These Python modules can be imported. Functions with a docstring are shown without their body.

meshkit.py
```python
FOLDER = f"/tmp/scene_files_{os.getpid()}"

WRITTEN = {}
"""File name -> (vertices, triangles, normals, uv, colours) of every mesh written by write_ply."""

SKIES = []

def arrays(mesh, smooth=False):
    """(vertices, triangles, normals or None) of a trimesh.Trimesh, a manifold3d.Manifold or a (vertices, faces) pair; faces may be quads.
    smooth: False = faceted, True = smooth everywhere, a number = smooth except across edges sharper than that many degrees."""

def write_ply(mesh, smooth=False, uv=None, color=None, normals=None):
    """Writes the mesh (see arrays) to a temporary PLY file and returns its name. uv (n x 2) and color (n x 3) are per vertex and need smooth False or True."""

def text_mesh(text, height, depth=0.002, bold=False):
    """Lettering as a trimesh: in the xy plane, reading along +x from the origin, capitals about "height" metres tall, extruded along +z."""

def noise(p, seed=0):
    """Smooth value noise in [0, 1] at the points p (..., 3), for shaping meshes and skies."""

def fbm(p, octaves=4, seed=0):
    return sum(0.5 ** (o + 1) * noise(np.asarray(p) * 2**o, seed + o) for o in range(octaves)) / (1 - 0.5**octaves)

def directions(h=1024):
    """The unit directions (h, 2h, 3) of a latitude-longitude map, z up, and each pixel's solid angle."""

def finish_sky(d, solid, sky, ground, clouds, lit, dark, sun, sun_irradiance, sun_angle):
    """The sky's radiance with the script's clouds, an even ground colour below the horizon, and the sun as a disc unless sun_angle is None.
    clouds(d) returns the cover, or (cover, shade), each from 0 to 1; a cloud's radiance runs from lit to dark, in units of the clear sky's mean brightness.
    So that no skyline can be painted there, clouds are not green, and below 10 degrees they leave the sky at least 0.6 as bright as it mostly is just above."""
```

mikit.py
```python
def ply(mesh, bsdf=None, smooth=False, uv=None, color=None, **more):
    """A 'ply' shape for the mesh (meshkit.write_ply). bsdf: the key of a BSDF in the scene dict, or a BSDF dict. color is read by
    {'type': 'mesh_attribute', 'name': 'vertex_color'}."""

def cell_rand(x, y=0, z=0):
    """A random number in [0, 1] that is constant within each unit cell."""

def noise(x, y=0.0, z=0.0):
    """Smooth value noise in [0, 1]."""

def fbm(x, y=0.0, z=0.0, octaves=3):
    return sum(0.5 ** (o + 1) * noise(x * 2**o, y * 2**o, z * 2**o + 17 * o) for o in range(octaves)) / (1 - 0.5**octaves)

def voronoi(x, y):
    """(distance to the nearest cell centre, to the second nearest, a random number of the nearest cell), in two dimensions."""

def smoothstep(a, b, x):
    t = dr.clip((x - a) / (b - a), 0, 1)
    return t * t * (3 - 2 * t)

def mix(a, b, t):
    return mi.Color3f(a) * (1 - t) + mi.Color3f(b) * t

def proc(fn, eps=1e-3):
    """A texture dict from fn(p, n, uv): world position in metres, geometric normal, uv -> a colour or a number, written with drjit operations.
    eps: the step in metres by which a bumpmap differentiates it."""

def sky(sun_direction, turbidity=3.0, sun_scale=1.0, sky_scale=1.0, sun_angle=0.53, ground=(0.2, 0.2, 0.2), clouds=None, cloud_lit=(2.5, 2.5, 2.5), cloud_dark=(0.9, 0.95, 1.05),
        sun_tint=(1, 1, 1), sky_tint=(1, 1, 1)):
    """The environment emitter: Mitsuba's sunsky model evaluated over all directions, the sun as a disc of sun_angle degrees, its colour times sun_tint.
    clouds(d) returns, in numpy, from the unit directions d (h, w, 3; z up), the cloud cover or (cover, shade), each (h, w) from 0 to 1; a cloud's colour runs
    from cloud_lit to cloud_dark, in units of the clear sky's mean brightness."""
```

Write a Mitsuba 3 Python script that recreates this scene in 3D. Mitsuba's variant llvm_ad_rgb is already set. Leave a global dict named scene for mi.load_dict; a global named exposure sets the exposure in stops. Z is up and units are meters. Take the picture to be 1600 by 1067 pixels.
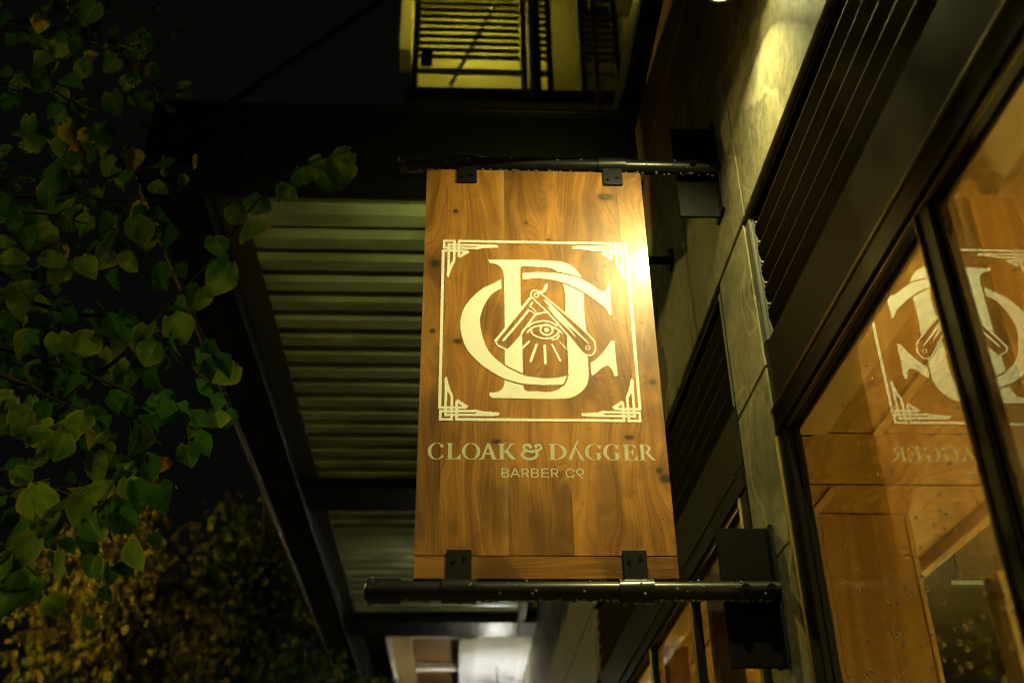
import math, random
import numpy as np, trimesh, mitsuba as mi, drjit as dr, mikit, meshkit
from shapely.geometry import Polygon, LineString, Point, box as sbox
from shapely.ops import unary_union
from shapely import affinity
from mikit import proc, noise, fbm, voronoi, smoothstep, mix, cell_rand

T = mi.ScalarTransform4f
scene, labels = {}, {}
# ------------------------------------------------------------------ camera, sky, exposure
CAM = np.array([0.0, 0.0, 1.6])
FWD = np.array([0.0474982, 0.8595421, 0.5088529])
UP = np.array([-0.0116448, -0.5089167, 0.8607370])
scene['camera'] = {'type': 'thinlens', 'fov': 51.6605, 'fov_axis': 'x', 'aperture_radius': 0.0075, 'focus_distance': 2.9,
                   'near_clip': 0.05, 'far_clip': 4000.0,
                   'to_world': T().look_at(origin=CAM.tolist(), target=(CAM + FWD).tolist(), up=UP.tolist())}
scene['sky'] = {**mikit.sky([0.2, -0.7, 0.35], turbidity=4, sun_scale=0.0, sky_scale=0.026, ground=(0.05, 0.05, 0.05),
                            clouds=lambda d: 1.0, cloud_lit=(1.0, 0.95, 0.9), cloud_dark=(1.0, 0.95, 0.9)), 'sampling_weight': 0.4}
exposure = 0.0
SPOT = (1.0, 0.91, 0.36)          # warm yellow shop lamps
L_DOWN, L_WALL, L_LENS, L_BACK, L_ROOM, L_BALC, L_ENTR, L_STREET, L_TUBE = 7.7, 0.022, 85.0, 2.2, 6.6, 105.0, 190.0, 2700.0, 0.22

# ------------------------------------------------------------------ helpers
def key_for(k):
    if k not in scene and k not in labels: return k
    i = 1
    while f'{k}_{i:03d}' in scene or f'{k}_{i:03d}' in labels: i += 1
    return f'{k}_{i:03d}'

def thing(name, label, cat, group=None):
    k = key_for(name)
    labels[k] = {'label': label, 'category': cat}
    if group: labels[k]['group'] = group
    return k

def part(parent, name, mesh, bsdf, smooth=False, label=None, stuff=False, **more):
    k = key_for(f'{parent}__{name}')
    scene[k] = mikit.ply(mesh, bsdf, smooth, **more)
    if label: labels.setdefault(k, {})['label'] = label
    if stuff: labels.setdefault(k, {})['kind'] = 'stuff'
    return k

def struct(name, mesh, bsdf, smooth=False, label=None):
    k = key_for(name)
    scene[k] = mikit.ply(mesh, bsdf, smooth)
    labels[k] = {'kind': 'structure'}
    if label: labels[k]['label'] = label
    return k

def bx(x0, x1, y0, y1, z0, z1, c=0.003):
    """a box with chamfered edges"""
    lo, hi = np.array([x0, y0, z0], float), np.array([x1, y1, z1], float)
    c = min(c, 0.45 * (hi - lo).min())
    if c < 2e-4:
        return trimesh.creation.box(bounds=[lo, hi])
    m, h = (lo + hi) / 2, (hi - lo) / 2
    pts = []
    for sx in (-1, 1):
        for sy in (-1, 1):
            for sz in (-1, 1):
                s = np.array([sx, sy, sz])
                for a in range(3):
                    q = h - c
                    q = q.copy(); q[a] = h[a]
                    pts.append(m + s * q)
    return trimesh.Trimesh(np.array(pts)).convex_hull

def cat(ms):
    return trimesh.util.concatenate(ms)

def rod(p, q, r, n=20, r2=None):
    p, q = np.array(p, float), np.array(q, float)
    d = q - p; L = np.linalg.norm(d)
    if r2 is None:
        m = trimesh.creation.cylinder(radius=r, height=L, sections=n)
        m.apply_translation([0, 0, L / 2])
    else:
        m = trimesh.creation.revolve([[0, 0], [r, 0], [r2, L], [0, L]], sections=n)
    m.apply_transform(trimesh.geometry.align_vectors([0, 0, 1], d / L)); m.apply_translation(p)
    return m

def tube(pts, radii, n=8):
    pts = np.asarray(pts, float)
    radii = np.broadcast_to(radii, (len(pts),))
    t = np.gradient(pts, axis=0); t /= np.linalg.norm(t, axis=1, keepdims=True) + 1e-12
    ref = np.array([0.3, 0.2, 0.93]) if abs(t[0] @ [0.3, 0.2, 0.93]) < 0.9 else np.array([1.0, 0, 0])
    vs = []
    for p, d, r in zip(pts, t, radii):
        a = np.cross(d, ref); a /= np.linalg.norm(a); b = np.cross(d, a)
        ang = np.arange(n) * 2 * np.pi / n
        vs.append(p + r * (np.cos(ang)[:, None] * a + np.sin(ang)[:, None] * b))
    v = np.vstack(vs + [pts[:1], pts[-1:]])
    f = []
    for i in range(len(pts) - 1):
        for j in range(n):
            a, b = i * n + j, i * n + (j + 1) % n
            f += [[a, b, b + n], [a, b + n, a + n]]
    e0, e1 = len(v) - 2, len(v) - 1
    for j in range(n):
        f += [[e0, (j + 1) % n, j], [e1, (len(pts) - 1) * n + j, (len(pts) - 1) * n + (j + 1) % n]]
    return trimesh.Trimesh(v, f, process=False)

def catmull(P, k=6, closed=False):
    P = np.asarray(P, float)
    if len(P) < 3 and not closed: return P
    Q = np.vstack([P[-1:], P, P[:2]]) if closed else np.vstack([2 * P[0] - P[1], P, 2 * P[-1] - P[-2]])
    out = []
    for i in range(1, len(Q) - 2):
        p0, p1, p2, p3 = Q[i - 1:i + 3]
        for t in np.arange(k) / k:
            out.append(0.5 * (2 * p1 + (p2 - p0) * t + (2 * p0 - 5 * p1 + 4 * p2 - p3) * t * t + (3 * p1 - p0 - 3 * p2 + p3) * t ** 3))
    if not closed: out.append(P[-1])
    return np.array(out)

def extrude(geom, d):
    gs = [g for g in getattr(geom, 'geoms', [geom]) if g.geom_type == 'Polygon' and g.area > 1e-9]
    return cat([trimesh.creation.extrude_polygon(g, d, engine='earcut') for g in gs])

# ------------------------------------------------------------------ materials
def principled(color, rough, metal=0.0, spec=0.5, **k):
    c = {'type': 'rgb', 'value': list(color)} if isinstance(color, (tuple, list)) else color
    return {'type': 'principled', 'base_color': c, 'roughness': rough, 'metallic': metal, 'specular': spec, **k}

def two(b): return {'type': 'twosided', 'bsdf': b}

KNOTS = [(0.536, 1.177, .020, .011), (0.629, .546, .009, .007), (0.640, .264, .013, .009), (0.624, .287, .006, .006), (0.553, .381, .010, .005), (0.033, .925, .012, .011),
         (0.089, 1.114, .006, .005), (0.297, 1.076, .004, .003), (0.100, .668, .009, .006), (0.203, .366, .009, .005), (0.361, 1.015, .004, .003), (0.030, .70, .006, .006)]
STAVES = [0.0, 0.060, 0.233, 0.395, 0.573, 0.650]

def sign_wood(p, n, uv):
    x, z = p.x + 0.111, p.z - 2.411
    low = mi.Float(z < 0.058)
    sid = dr.select(z < 0.058, 9.0, mi.Float(x > .06) + mi.Float(x > .233) + mi.Float(x > .395) + mi.Float(x > .573))
    # grain runs up the staves, along the bottom board
    a, g = dr.select(low > 0, z, x), dr.select(low > 0, x, z)
    warp = (fbm(a * 9 + sid * 7, g * 2.2, sid * 3, 3) - 0.5) * 0.16
    dark, bend = mi.Float(0), mi.Float(0)
    for kx, kz, rx, rz in KNOTS:
        d2 = dr.square((x - kx) / rx) + dr.square((z - kz) / rz)
        dark = dark + 1.3 * dr.exp(-d2 * 0.8)
        bend = bend + dr.exp(-(dr.square((x - kx) / (rx * 4)) + dr.square((z - kz) / (rz * 9)))) * rx * 2.5
        halo = dr.exp(-(dr.square((x - kx) / (rx * 3.2)) + dr.square((z - kz) / (rz * 5))))
        dark = dark + halo * .26
    a2 = a + warp + bend
    rings = fbm(a2 * 40 + sid * 11, g * 1.0 + sid * 5, 3.0, 3)
    fine = fbm(a2 * 330 + sid * 31, g * 7, 1.0, 2)
    blot = fbm(x * 5 + sid * 13, z * 3.0 + sid * 4, 8.0, 3)
    tone = dr.select(sid < .5, .86, dr.select(sid < 1.5, .97, dr.select(sid < 2.5, .93, dr.select(sid < 3.5, 1.0, dr.select(sid < 4.5, 1.04, .76)))))
    c = mix((0.225, 0.088, 0.013), (0.45, 0.200, 0.036), smoothstep(.25, .75, rings * .36 + fine * .36 + blot * .28))
    sap = smoothstep(.205, .232, x) * mi.Float(sid > .5) * mi.Float(sid < 1.5)
    c = mix(c, (0.46, 0.25, 0.075), sap * .55)
    streak = smoothstep(.55, .80, fbm(a2 * 12 + sid * 3, g * 1.6, 5.0, 3))
    patch = smoothstep(.46, .66, fbm(x * 10 + sid * 5, z * 5.5 + sid * 2, 2.0, 4))
    c = c * (1 - 0.22 * streak) * (1 - .36 * patch) * tone * (0.80 + 0.44 * blot)
    c = mix(c, (0.030, 0.014, 0.006), dr.clip(dark, 0, 1) * .93)
    moss = dr.exp(-(dr.square((x - .541) / .010) + dr.square((z - 1.179) / .006)))
    return mix(c, (0.055, 0.06, 0.012), moss * .7)

def shop_wood(p, n, uv):
    w = (fbm(p.x * 6, p.y * 6, p.z * 1.1, 3) - .5) * .25
    upright = mi.Float(dr.abs(n.z) < .5)
    r = dr.select(upright > .5, fbm((p.x + p.y * .7 + w) * 42, p.z * 1.2, 2.0, 3), fbm((p.x + w) * 42, p.y * 1.2, 2.0, 3))
    return mix((0.33, 0.160, 0.030), (0.44, 0.245, 0.055), smoothstep(.2, .8, r))

def slate(p, n, uv):
    a = fbm(p.y * 5, p.z * 5, p.x * 5, 4)
    b = fbm(p.y * 42, p.z * 34, p.x * 40 + 4, 4)
    big = fbm(p.y * 2.2 + 9, p.z * 1.3, 3.0, 3)
    c = mix((0.095, 0.088, 0.050), (0.21, 0.19, 0.11), smoothstep(.28, .80, a * .45 + b * .65))
    wet = smoothstep(.54, .66, fbm(p.y * 13 + (a - .5) * 1.5, p.z * 1.1, 7.0, 3)) * smoothstep(2.55, 3.1, p.y)
    wet2 = smoothstep(.55, .68, big) * smoothstep(3.0, 2.6, p.z)
    vein = smoothstep(.028, .006, dr.abs(fbm(p.y * 3.1 + a, p.z * 2.4, 1.0, 3) - .5))
    c = c * (1 - .72 * wet) * (1 - .62 * wet2)
    return mix(c, (0.40, 0.36, 0.24), vein * .3)

def slate_h(p, n, uv):
    return fbm(p.y * 11, p.z * 9, p.x * 11, 3) * .7 + .35 * fbm(p.y * 60, p.z * 44, p.x * 50, 3)

def dusty(p, n, uv):
    d, s, r = voronoi(p.y * 55, p.z * 55)
    spot = smoothstep(.22, .12, d) * mi.Float(r > .62) * smoothstep(.45, .6, fbm(p.y * 4, p.z * 4, 1.0, 2))
    c = mix((0.006, 0.005, 0.002), (0.024, 0.019, 0.006), fbm(p.y * 1.7, p.z * 6, 2.0, 3))
    return c * (1 - .7 * spot)

def zinc(p, n, uv):
    a = fbm(p.x * 3, p.y * 9, 1.0, 3)
    return mix((0.22, 0.235, 0.14), (0.38, 0.39, 0.24), smoothstep(.3, .7, a))

def linden(p, n, uv):
    vein = smoothstep(.10, .02, dr.abs(uv.x - .5)) * .6
    side = smoothstep(.16, .03, dr.abs(dr.abs(dr.abs(uv.x - .5) * 1.2 + uv.y) * 6 - dr.floor(dr.abs(dr.abs(uv.x - .5) * 1.2 + uv.y) * 6) - .5)) * .25
    h = fbm(p.x * 9, p.y * 9, p.z * 9, 2)
    edge = smoothstep(.30, .5, dr.abs(uv.x - .5))
    c = mix((0.030, 0.085, 0.012), (0.095, 0.15, 0.014), smoothstep(.35, .65, h))
    c = mix(c, (0.20, 0.17, 0.02), edge * smoothstep(.4, .6, h) * .8)
    return mix(c, (0.16, 0.20, 0.05), dr.maximum(vein, side) * .6)

def board_bump(p, n, uv):
    return fbm(p.x * 300, p.z * 26, 1.0, 2) * .5 + .5 * fbm(p.x * 38, p.z * 30, 3.0, 2)

M = {
    'sign_wood': {'type': 'bumpmap', 'arbitrary': proc(board_bump, 8e-4), 'scale': 0.00022,
                  'bsdf': principled(proc(sign_wood), 0.42, spec=.20, clearcoat=1.0, clearcoat_gloss=.74)},
    'cream_paint': principled((0.80, 0.78, 0.66), 0.42, spec=.4),
    'black_steel': principled((0.008, 0.008, 0.009), 0.30, spec=.4, clearcoat=.6, clearcoat_gloss=.8),
    'black_satin': principled((0.006, 0.0055, 0.004), 0.42, spec=.12),
    'slat_black': principled((0.022, 0.017, 0.009), 0.5, spec=.10),
    'dusty_panel': principled(proc(dusty), 0.5, spec=.08),
    'bronze': principled((0.42, 0.30, 0.10), 0.26, metal=.85),
    'edge_steel': principled((0.016, 0.016, 0.016), 0.32, spec=.5),
    'dark_bronze': principled((0.13, 0.09, 0.03), 0.34, metal=.8),
    'grey_trim': principled((0.09, 0.09, 0.075), 0.42, metal=.2, spec=.3),
    'slate': {'type': 'bumpmap', 'arbitrary': proc(slate_h, 2e-3), 'scale': 0.0035, 'bsdf': principled(proc(slate), 0.55, spec=.4)},
    'zinc': principled(proc(zinc), 0.42, metal=.25, spec=.5),
    'shop_wood': principled(proc(shop_wood), 0.5, spec=.3),
    'pale_wood': principled((0.55, 0.37, 0.14), 0.45),
    'fascia': principled((0.15, 0.075, 0.035), 0.6),
    'dark_wall': principled((0.035, 0.033, 0.028), 0.7),
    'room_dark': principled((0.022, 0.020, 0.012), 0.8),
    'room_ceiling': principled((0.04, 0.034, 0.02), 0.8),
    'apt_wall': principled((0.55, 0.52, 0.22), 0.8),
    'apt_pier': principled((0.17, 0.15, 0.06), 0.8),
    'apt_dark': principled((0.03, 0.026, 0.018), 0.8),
    'apt_rail': principled((0.02, 0.02, 0.018), 0.5),
    'apt_post': principled((0.20, 0.24, 0.17), 0.45, metal=.2),
    'white_paint': principled((0.78, 0.76, 0.68), 0.85, spec=.2),
    'tan_paint': principled((0.40, 0.30, 0.14), 0.6),
    'coffer': principled((0.09, 0.045, 0.015), 0.6),
    'paving': principled((0.13, 0.125, 0.11), 0.45),
    'asphalt': principled((0.045, 0.045, 0.047), 0.4),
    'kerbstone': principled((0.22, 0.21, 0.19), 0.6),
    'bark': two(principled((0.028, 0.020, 0.013), 0.9, spec=.2)),
    'lamp_body': principled((0.10, 0.10, 0.09), 0.4, metal=.4),
    'water': principled((0.14, 0.14, 0.12), 0.14, spec=.9, clearcoat=1.0, clearcoat_gloss=.9),
    'water_clear': {'type': 'roughdielectric', 'distribution': 'ggx', 'alpha': 0.12, 'int_ior': 1.33, 'ext_ior': 1.0},
    'pane_glass': {'type': 'thindielectric', 'int_ior': 2.05},
}
def leafmat(color, trans):
    c = color if isinstance(color, dict) else {'type': 'rgb', 'value': list(color)}
    return {'type': 'principledthin', 'base_color': c, 'roughness': 0.55, 'diff_trans': trans, 'spec_trans': 0.0, 'eta': 1.45}
M['leaf_green'] = leafmat(proc(linden), 0.8)
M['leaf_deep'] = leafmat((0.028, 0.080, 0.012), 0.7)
M['leaf_yellow'] = leafmat((0.26, 0.21, 0.02), 0.8)
M['leaf_rust'] = leafmat((0.25, 0.10, 0.02), 0.7)
M['leaf_ochre'] = leafmat((0.26, 0.19, 0.035), 0.7)
M['leaf_olive'] = leafmat((0.11, 0.12, 0.02), 0.7)
for k, b in M.items():
    scene[k] = b if b['type'] in ('twosided', 'roughdielectric', 'thindielectric', 'principledthin', 'dielectric') else two(b)

def lamp(parent, name, mesh, rgb, power, bsdf='lamp_body', label=None, weight=1.0):
    return part(parent, name, mesh, bsdf, label=label, emitter={'type': 'area', 'sampling_weight': weight, 'radiance': {'type': 'rgb', 'value': [power * c for c in rgb]}})

# ------------------------------------------------------------------ ground
def sheet(x0, x1, y0, y1, z):
    return trimesh.Trimesh([[x0, y0, z], [x1, y0, z], [x1, y1, z], [x0, y1, z]], [[0, 1, 2], [0, 2, 3]])
struct('road', sheet(-1500, 1500, -1500, 1500, -0.13), 'asphalt', label='wet dark asphalt road')
struct('pavement', bx(-3.6, 0.78, -30, 60, -0.13 + .004, 0.0, 0), 'paving', label='grey paved footway along the shopfront')
struct('kerb', bx(-3.76, -3.603, -30, 60, -0.128, 0.004, .012), 'kerbstone', label='stone kerb at the road edge')

# ------------------------------------------------------------------ shop building
XF = 0.79
SB = thing('shop_building', 'dark shopfront on the right with slate clad column, black louvres and warm lit windows', 'building')
# core walls and lit room behind the glass
part(SB, 'wall', cat([bx(.90, 6.2, -6.0, 14.0, 3.04, 3.9, 0), bx(.862, 6.2, -6.0, 14.0, 3.9005, 4.95, 0), bx(.92, 6.2, 6.14, 14.0, 0, 3.038, 0),
                      bx(6.0, 6.2, -6.0, 6.138, 0, 3.038, 0), bx(.92, 5.998, -6.2, -6.002, 0, 3.038, 0)]), 'dark_wall')
part(SB, 'room_ceiling', bx(1.53, 5.99, -5.99, 6.13, 3.0, 3.03, 0), 'room_ceiling')
part(SB, 'room_floor', bx(.93, 5.99, -5.99, 6.13, 0.0, 0.03, 0), 'shop_wood')
part(SB, 'room_wall', cat([bx(5.9, 5.98, -5.9, 6.0, .031, 2.998, 0), bx(1.55, 5.88, 6.02, 6.10, .031, 2.998, 0)]), 'room_dark')
part(SB, 'parapet_cap', bx(.70, 1.2, -6.0, 10.9, 4.952, 5.10, .01), 'black_satin')

rng = random.Random(4)
# slate facing tiles: column (one tile wide) and the band over the openings
def tile(y0, y1, z0, z1):
    d = rng.uniform(-.0025, .0025)
    part(SB, 'stone_tile', bx(XF + d, XF + .07, y0 + .002, y1 - .002, z0 + .002, z1 - .002, .004), 'slate')
zs = [0, .15, .61, 1.075, 1.54, 2.005, 2.47, 2.938, 3.404]
for a, b in zip(zs[:-1], zs[1:]): tile(2.372, 2.688, a, b)
def cuts(y0, y1, w):
    out = [y0]
    while out[-1] + w < y1 - .05: out.append(out[-1] + w)
    return out + [y1]
for a, b in zip(*(lambda c: (c[:-1], c[1:]))(cuts(-3.30, 6.1, .94))): tile(a, b, 3.404, 3.946)
for a, b in zip(*(lambda c: (c[:-1], c[1:]))(cuts(-2.9, 6.1, .94))): tile(a, b, 3.946, 4.302)
# brown fascia boards above the stone
for a, b, dx in ((4.305, 4.452, .0), (4.455, 4.60, .006), (4.603, 4.75, -.004), (4.753, 4.948, .004)):
    for y0, y1 in ((-3.2, 1.4), (1.403, 6.1)):
        part(SB, 'fascia_board', bx(XF + .002 + dx, XF + .069, y0, y1, a, b, .004), 'fascia')
# second, metal clad pier further down the street
for a, b in ((6.105, 8.168), (8.174, 10.4), (10.406, 13.9)):
    for z0, z1 in ((0, 1.7), (1.706, 3.4), (3.406, 4.948)):
        part(SB, 'metal_panel', bx(XF - .004, .918 if z1 < 3.1 else .86, a, b, z0, z1, .005), 'grey_dark')

def louvres(y0, y1):
    lp = part(SB, 'louvre_panel', cat([bx(.835, .899, y0, y1, 3.0, 3.40, 0), bx(.80, .8345, y0, y1, 3.385, 3.402, .002)]), 'black_satin')
    # jambs at both ends: grey metal trims in the recess
    for ya, yb in ((y1 - .055, y1 - .003), (y0 + .003, y0 + .03)):
        part(lp, 'jamb', cat([bx(.792, .832, ya + .012, yb, 2.99, 3.383, .004), bx(.800, .834, ya, ya + .011, 2.99, 3.383, .003)]), 'grey_trim')
    z = 3.052
    while z < 3.37:
        s = bx(-.005, .005, y0 + .032, y1 - .058, -.024, .024, .003)
        s.apply_transform(trimesh.transformations.rotation_matrix(math.radians(-38), [0, 1, 0]))
        s.apply_translation([.816, 0, z])
        part(lp, 'slat', s, 'slat_black')
        z += .0665
    for k in range(5 if y1 < 3 else 0):
        part(lp, 'rivet', trimesh.creation.icosphere(1, .006).apply_translation([.806, y1 - .064, 3.086 + k * .0665]), 'grey_trim', True)

def shop_bay(y0, y1, mull, near):
    louvres(y0, y1)
    part(SB, 'header_panel', bx(.794, .84, y0 + .002, y1 - .002, 2.812, 2.992, .004), 'dusty_panel')
    w = part(SB, 'window', cat([bx(.786, .84, y0 + .004, y1 - .004, 2.733, 2.806, .005), bx(.84, .88, y0, y1, 2.735, 2.99, 0)]), 'black_satin')
    part(w, 'sill', cat([bx(.786, .85, y0 + .004, y1 - .004, .30, .40, .005), bx(.80, .85, y0, y1, 0.0, .299, .004)]), 'black_satin')
    part(w, 'head_bead', rod((.786, y0 + .08, 2.797), (.786, y1 - .01, 2.797), .006, 10), 'dark_bronze', True)
    part(w, 'head_bead', rod((.797, y0 + .08, 2.728), (.797, y1 - .08, 2.728), .005, 10), 'dark_bronze', True)
    ys = [y0 + .07] + mull + [y1 - .08]
    for i, m in enumerate([y0 + .037] + mull + [y1 - .045]):
        hw, xa = (.023, .797) if m in mull else (.036, .789)
        part(w, 'mullion', cat([bx(xa, .819 if m in mull else .826, m - hw, m + hw, .402, 2.731, .003), bx(.806, .8185, m - hw - .005, m + hw + .005, .402, 2.7305, .002)]), 'black_satin')
        part(w, 'glazing_bead', rod((xa - .001, m + hw - .002, .405), (xa - .001, m + hw - .002, 2.728), .0062, 10), 'bronze', True)
    for i in range(len(ys) - 1):
        a = ys[i] + (.026 if i else 0.01); b = ys[i + 1] - (.026 if i < len(ys) - 2 else .01)
        tl = (rng.uniform(-.0012, .0012))
        v = [[.8175 - tl, a, .41], [.8175 + tl, b, .41], [.8175 + tl, b, 2.724], [.8175 - tl, a, 2.724]]
        part(w, 'pane', trimesh.Trimesh(v, [[0, 2, 1], [0, 3, 2]]), 'pane_glass')
    # timber lining inside: soffit boards, lips, posts behind the mullions
    so = part(SB, 'soffit', bx(1.522, 1.56, y0, y1, 2.70, 3.0, .004), 'pale_wood')
    xs = [.882, 1.04, 1.20, 1.36, 1.52]
    for a, b in zip(xs[:-1], xs[1:]):
        part(so, 'board', bx(a + .0003, b - .0003, y0 + .01, y1 - .01, 2.742, 2.765, .0008), 'shop_wood')
    part(so, 'trim', bx(.890, .915, y0 + .01, y1 - .01, 2.735, 2.7405, .001), 'pale_wood')
    part(so, 'trim', bx(1.03, 1.055, y0 + .01, y1 - .01, 2.734, 2.7405, .001), 'pale_wood')
    part(so, 'lip', bx(.828, .886, y0 + .04, y1 - .04, 2.7205, 2.7315, .002), 'pale_wood')
    part(so, 'backing', bx(.882, 1.52, y0, y1, 2.767, 2.80, 0), 'room_dark')
    for i, m in enumerate(mull):
        pd = part(SB, 'wood_post', bx(.852, .94, m - .05, m + .035, .35, 2.719, .004), 'shop_wood')

scene['grey_dark'] = two(principled((0.085, 0.08, 0.07), 0.5))
shop_bay(-3.30, 2.369, [-1.13, -.28, .575, 1.434], True)
shop_bay(2.691, 6.098, [3.53, 4.37, 5.21], False)
# timber clad pier inside, behind the slate column, facing the window
part(SB, 'soffit', bx(.862, 1.52, 2.372, 2.688, 2.744, 2.80, .002), 'shop_wood')
wp = part(SB, 'wood_pier', bx(1.02, 1.30, 2.93, 3.2, .04, 2.74, 0), 'room_dark')
for a, b in ((.905, 1.0606), (1.061, 1.2106), (1.211, 1.312)):
    part(wp, 'board', bx(a, b, 2.90, 2.925, .05, 2.738, .001), 'shop_wood')
part(wp, 'corner_bead', bx(1.313, 1.33, 2.895, 2.92, .05, 2.737, .003), 'pale_wood')
part(SB, 'wood_stile', bx(.862, .90, 1.615, 1.665, .04, 2.14, .004), 'pale_wood')
part(SB, 'wood_pier', bx(.89, 1.25, 5.3, 5.5, .05, 2.74, .004), 'shop_wood')

# ------------------------------------------------------------------ metal canopy over the pavement
CN = thing('metal_canopy', 'ribbed metal canopy with black steel beams behind the hanging sign', 'canopy')
part(CN, 'end_beam', cat([bx(-1.41, .788, 3.66, 3.69, 4.552, 4.985, .004), bx(-1.41, .788, 3.62, 3.76, 4.552, 4.572, .003), bx(-1.41, .788, 3.62, 3.76, 4.966, 4.986, .003)]), 'black_satin')
part(CN, 'edge_beam', cat([bx(-1.41, -1.39, 3.762, 13.6, 4.55, 4.84, .004), bx(-1.388, -1.15, 3.762, 13.6, 4.552, 4.575, .004)]), 'black_satin')
part(CN, 'drip_edge', rod((-1.414, 3.7, 4.545), (-1.405, 13.5, 4.545), .007, 8), 'bronze', True)
part(CN, 'edge_angle', cat([bx(-1.148, -1.138, 3.762, 13.6, 4.535, 4.66, .002), bx(-1.136, -1.0, 3.762, 13.6, 4.60, 4.61, .002)]), 'edge_steel')
for y0, y1 in ((7.06, 7.50), (10.46, 10.98)):
    part(CN, 'cross_beam', cat([bx(-1.137, .788, y0, y1, 4.552, 4.58, .004), bx(-1.137, .788, y0 + .05, y1 - .05, 4.58, 4.70, 0)]), 'black_satin')
part(CN, 'wall_beam', bx(.585, .66, 3.763, 10.45, 4.56, 4.72, .004), 'black_steel')
part(CN, 'conduit', rod((.60, 9.3, 4.545), (.60, 11.0, 4.545), .014, 10), 'white_paint', True)
def corrugated(y0, n, p=.187, zlow=4.622, dep=.055):
    prof = []
    for k in range(n):
        b = y0 + k * p
        prof += [(b + .002, zlow + dep), (b + .016, zlow), (b + .100, zlow), (b + .112, zlow + dep), (b + p - .002, zlow + dep)]
    top = [(a, c + .0015) for a, c in prof[::-1]]
    g = Polygon(prof + top).buffer(0)
    m = trimesh.creation.extrude_polygon(g, 1.60, engine='earcut')    # profile in xy, extruded along z
    v = m.vertices.copy()
    m.vertices = np.stack([v[:, 2] - 1.02, v[:, 0], v[:, 1]], 1)
    m.invert()
    return m
y = 3.765
for n in (4, 4, 4, 4, 2):
    part(CN, 'roof_sheet', corrugated(y, n), 'zinc'); y += n * .187
y = 7.46
for n in (4, 4, 4, 4):
    part(CN, 'roof_sheet', corrugated(y, n), 'zinc'); y += n * .187
part(CN, 'roof_board', bx(-1.38, .58, 3.77, 13.5, 4.72, 4.76, 0), 'dark_wall')
part(CN, 'tie_rod', rod((-1.16, 3.72, 4.99), (.86, 3.72, 7.15), .016, 10), 'black_satin', True)
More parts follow.
